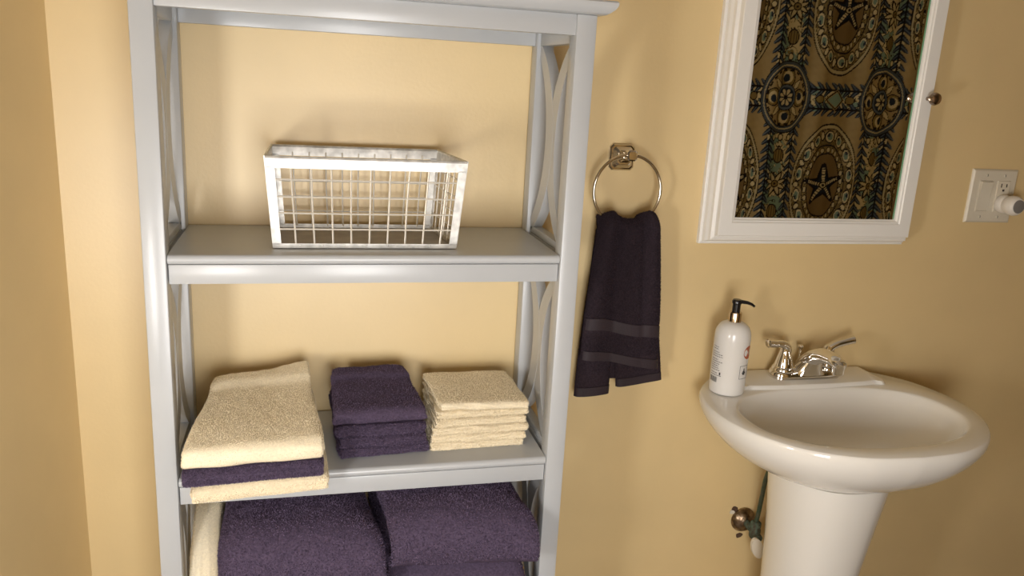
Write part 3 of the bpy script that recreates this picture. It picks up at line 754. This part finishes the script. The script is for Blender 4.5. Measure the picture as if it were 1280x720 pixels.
# ------------------------------------------------------------------ supply valve under the sink
VX, VZ = .944, .490
va = thing('supply_valve', (VX, 0, VZ), 'tarnished shut-off valve with corroded supply tube beside the pedestal', 'valve')
obj('escutcheon', lathe([(.0290, -.001), (.0290, -.003), (.0265, -.008), (.0215, -.014), (.0165, -.018), (.0115, -.020), (.0105, -.0205)], (VX, 0, VZ), 'y', 28), 'old_nickel', va)
obj('stub_pipe', lathe([(.0085, -.018), (.0085, -.040)], (VX, 0, VZ), 'y', 16), 'verdigris', va)
vb = obj('valve_body', lathe([(.0, -.014), (.010, -.014), (.012, -.010), (.012, .006), (.010, .012), (.0115, .013), (.0115, .022), (.008, .025), (.0, .025)], (VX+.006, -.044, VZ-.006), 'z', 18), 'verdigris', va)
obj('packing_nut', lathe([(.0, -.064), (.008, -.064), (.0088, -.056), (.0088, -.046), (.006, -.040)], (VX+.006, 0, VZ-.012), 'y', 10), 'verdigris', va, angle=20)
bm = bmesh.new()
hd = [Vector((VX+.000+.022*math.cos(t)*.55+.012*math.sin(t)*.8, -.066, VZ-.030-.030*math.cos(t)*.75+.010*math.sin(t))) for t in [2*PI*k/20 for k in range(20)]]
loft(bm, [hd, [p+Vector((0, -.007, 0)) for p in hd]])
obj('handle', bm, 'plaster', va, angle=40)
cv = catmull([(VX+.006, -.044, VZ+.018), (VX+.009, -.044, VZ+.045), (VX+.010, -.046, VZ+.080), (VX+.010, -.050, VZ+.120), (VX+.014, -.054, VZ+.150), (VX+.024, -.056, VZ+.185), (VX+.034, -.056, VZ+.215)], 6)
obj('supply_tube', tube(cv, .0048, 12), 'tube_metal', va, angle=60)
# broken plaster beside the valve
for n_, (cx_, cz_, sz, mm) in enumerate(((VX-.024, VZ+.026, .011, 'plaster_hole'), (VX-.004, VZ-.040, .010, 'plaster_hole'), (VX-.029, VZ+.020, .007, 'plaster'))):
    pts = [Vector((cx_+sz*random.uniform(.6, 1.1)*math.cos(2*PI*k/9), -.0006, cz_+sz*random.uniform(.5, 1.0)*math.sin(2*PI*k/9))) for k in range(9)]
    obj('plaster_chip', loft(bmesh.new(), [pts, [p+Vector((0, -.0008-.0006*n_, 0)) for p in pts]]), mm, wall_back, smooth=False)

# ------------------------------------------------------------------ shower curtain (seen in the mirror)
def make_curtain():
    x0, x1, z0, z1 = 1.24, 2.372, .16, 1.955
    nx, nz = 440, 720
    gx = np.linspace(x0, x1, nx); gz = np.linspace(z0, z1, nz)
    X, Z = np.meshgrid(gx, gz)
    P, Q = .426, .668
    Xw = X+.010*np.sin(2*PI*X/.213+.6)                       # the print gathers with the folds
    def lin(r, g, b): return np.array([((c/255+.055)/1.055)**2.4 if c > 10 else c/255/12.92 for c in (r, g, b)])
    TAN, TAN2, CREAM, NAVY, TEAL, GREY, DARK, OLIVE = lin(172, 152, 112), lin(130, 110, 76), lin(214, 200, 160), lin(40, 50, 68), lin(132, 158, 146), lin(96, 108, 122), lin(30, 26, 28), lin(140, 122, 80)
    col = np.empty(X.shape+(3,)); col[:] = TAN
    nse = smooth_noise(91, 14, 9.0)(X, Z); nse2 = smooth_noise(92, 16, 24.0)(X, Z)
    col *= (1+.18*nse2)[..., None]
    du = (Xw-1.807+P/2) % P-P/2; dv = (Z-1.402+Q/2) % Q-Q/2          # about the medallions
    su = (Xw-1.807) % P-P/2; sv = (Z-1.402) % Q-Q/2                   # about the starfish
    def put(mask, c): col[mask] = c
    def line(d, t, c): put(np.abs(d) < t, c)
    # leafy bands, upright through the medallion column and level between medallions
    def bandf(a, b, lim, wid):
        inside = (np.abs(a) < wid+.012+.005*np.sin(b*60)) & (np.abs(b) < lim)
        put(inside, CREAM); put(inside & (nse+.6*nse2 > .02), TEAL); put(inside & (nse2 > .42), OLIVE)
        put(inside & (np.abs(nse2+.4*nse) < .045), DARK)
        for sgn in (-1, 1):
            e = a*sgn-(wid+.006)
            ph = (b*1.0+np.abs(e)*.9*np.where(e > 0, 1, 1))                # leaves slant off the stem
            k = ph % .034-.017
            leaf = (np.abs(k) < .0125*np.sqrt(np.clip(1-(e/.030)**2, 0, 1))) & (np.abs(e) < .030) & (np.abs(b) < lim)
            put(leaf, NAVY); put(leaf & (np.abs(k) < .0028), GREY)
            put((np.abs(e) < .0028) & (np.abs(b) < lim), DARK)
    bandf(du, dv, Q/2+.01, .048)
    bandf(dv, du, P/2+.01, .030)
    # crossing where the level bands meet
    r = np.abs(su)+np.abs((Z-1.402+Q/2) % Q-Q/2); put(r < .040, TAN); put(r < .028, TEAL); line(r-.034, .003, DARK)
    # oval surround of the starfish
    ro = np.sqrt((su/.138)**2+(sv/.240)**2); th = np.arctan2(sv/.240, su/.138)
    put(ro < 1, TAN); put((ro < 1) & (ro > .93), CREAM*.8); line(ro-1.0, .014, DARK); line(ro-.925, .009, DARK)
    put((ro < .92) & (ro > .66), OLIVE*.75)
    put((ro < .92) & (ro > .66) & (nse2 > .1), TAN)
    n_sh = 14
    k = (th/(2*PI)*n_sh) % 1-.5
    d = np.sqrt((k/.36)**2+((ro-.80)/.105)**2); put(d < 1, DARK); put(d < .80, CREAM); put(d < .55, TEAL*.8); put((d < .62) & (k > 0) & (ro > .8), NAVY)
    k2 = (th/(2*PI)*n_sh+.5) % 1-.5
    d = np.sqrt((k2/.15)**2+((ro-.83)/.09)**2); put(d < 1, DARK); put(d < .7, CREAM)
    line(ro-.66, .014, DARK)
    k3 = (th/(2*PI)*26) % 1-.5
    d = np.sqrt((k3/.42)**2+((ro-.585)/.052)**2); put((ro < .645) & (ro > .53), OLIVE); put(d < 1, DARK); put(d < .72, CREAM*.9)
    put(ro < .52, TAN2*(1.0)); line(ro-.525, .012, DARK)
    # starfish
    ang = np.arctan2(su, sv)+.08; rad = np.hypot(su*1.0, sv)
    a5 = (ang+PI/5) % (2*PI/5)-PI/5
    lx, ly = rad*np.cos(a5), np.abs(rad*np.sin(a5))
    wst = np.clip(.0265*(1-lx/.094), 0, 1)+.004*(lx < .086)
    star = (lx < .090) & (ly < wst); put(star, DARK)
    put(star & (ly < wst-.008) & (lx < .082), NAVY*.7)
    put(star & (ly < .0055) & (lx > .012) & (lx < .070) & ((lx*1.0) % .011 < .0075), CREAM)
    put(rad < .015, DARK); put(rad < .010, CREAM*.8); put(rad < .005, DARK)
    # medallions
    rm = np.sqrt((du/.105)**2+(dv/.133)**2); tm = np.arctan2(dv/.133, du/.105)
    put(rm < 1.03, DARK); put(rm < 1.0, GREY*.62); line(rm-.90, .018, CREAM*.85); put(rm < .84, DARK); put(rm < .81, TAN)
    k = (tm/(2*PI)*4+.5) % 1-.5
    d = np.hypot(k*rm*2*PI/4*.115, (rm-.58)*.115); put(d < .031, DARK); put(d < .027, OLIVE); put(d < .019, CREAM); put(np.hypot(k*rm*2*PI/4*.115-.005, (rm-.55)*.115) < .013, NAVY)
    k = (tm/(2*PI)*4) % 1-.5
    tri = (np.abs(k) < .14*(1-np.abs(rm-.50)/.26)) & (rm < .76); put(tri, DARK); put((np.abs(k) < .10*(1-np.abs(rm-.50)/.23)) & (rm < .74), CREAM)
    k = (tm/(2*PI)*20) % 1-.5; put((rm > .74) & (rm < .80) & (np.abs(k) < .3), DARK)
    put(rm < .38, DARK); put(rm < .35, GREY); put(rm < .29, NAVY)
    k = (tm/(2*PI)*8) % 1-.5; put((np.hypot(k*.62, (rm-.15)*2.4) < .22) & (rm < .24), CREAM); put(rm < .05, DARK)
    # small lotus row under and over each medallion, shells and flowers up the column
    av = np.abs(dv)
    k = (du/.030+.5) % 1-.5
    d = np.sqrt((k*.030/.009)**2+((av-.152)/.016)**2); put((d < 1) & (np.abs(du) < .062), DARK); put((d < .66) & (np.abs(du) < .062), CREAM)
    d = np.sqrt((du/.020)**2+((av-.224)/.030)**2); put(d < 1, DARK); put(d < .82, OLIVE); put((d < .8) & ((du*1.0) % .009 < .002), DARK)
    fv = sv; r = np.hypot(du, fv*.92); t = np.arctan2(fv, du); k = (t/(2*PI)*8) % 1-.5
    pet = (r < .050*(1-1.3*np.abs(k))) ; put(r < .046*(1-1.15*np.abs(k))+.006, DARK); put((r < .043*(1-1.5*np.abs(k))), CREAM*.9); put(r < .014, DARK); put(r < .010, OLIVE); put(r < .004, DARK)
    d = np.sqrt((su/.020)**2+0*su); ah = np.abs(du)
    d = np.sqrt(((ah-.145)/.020)**2+(dv/.017)**2); put(d < 1, DARK); put(d < .8, OLIVE)
    # hems
    put((X > x1-.012), TAN*.8)
    # cloth geometry with soft gathers
    Y = -1.50+.016*np.sin(2*PI*X/.213+.6)+.007*np.sin(2*PI*X/.097+1.1+.4*Z)+.005*np.sin(2*PI*X/.43+2*Z)
    verts = np.column_stack([X.ravel(), Y.ravel(), Z.ravel()])
    i, j = np.meshgrid(np.arange(nz-1), np.arange(nx-1), indexing='ij'); a = (i*nx+j).ravel()
    faces = np.column_stack([a, a+1, a+nx+1, a+nx])
    cur = thing('shower_curtain', (1.78, -1.5, .16), 'printed shower curtain with starfish and medallions reflected in the mirror', 'curtain')
    v = verts-np.array(cur.location)
    me = bpy.data.meshes.new('cloth')
    me.vertices.add(len(v)); me.vertices.foreach_set('co', v.ravel())
    nf = len(faces); me.loops.add(nf*4); me.loops.foreach_set('vertex_index', faces.ravel())
    me.polygons.add(nf); me.polygons.foreach_set('loop_start', np.arange(0, nf*4, 4))
    me.update(calc_edges=True)
    at = me.color_attributes.new('print', 'FLOAT_COLOR', 'POINT')
    c4 = np.ones((len(v), 4)); c4[:, :3] = col.reshape(-1, 3)
    at.data.foreach_set('color', c4.ravel())
    finish(me, 'printed_cotton', True, None)
    o = bpy.data.objects.new('cloth', me); COL.objects.link(o); o.parent = cur
    for q in range(12):
        hx = x0+.03+(x1-x0-.06)*q/11
        obj('hook', tube([(hx, -1.50+.014*math.cos(t), 1.972+.020*math.sin(t)) for t in np.linspace(0, 2*PI, 14)], .0016, 6), 'chrome', cur)
    rod = thing('curtain_rod', (1.91, -1.5, 1.977), 'straight chrome shower curtain rod', 'rod')
    obj('pole', lathe([(.0125, 1.2205), (.0125, 2.5995)], (0, -1.5, 1.977), 'x', 20), 'chrome', rod)
    obj('flange', lathe([(.028, 1.2205), (.028, 1.226), (.018, 1.234)], (0, -1.5, 1.977), 'x', 20), 'chrome', rod)
    obj('flange', lathe([(.018, 2.586), (.028, 2.594), (.028, 2.5995)], (0, -1.5, 1.977), 'x', 20), 'chrome', rod)
make_curtain()
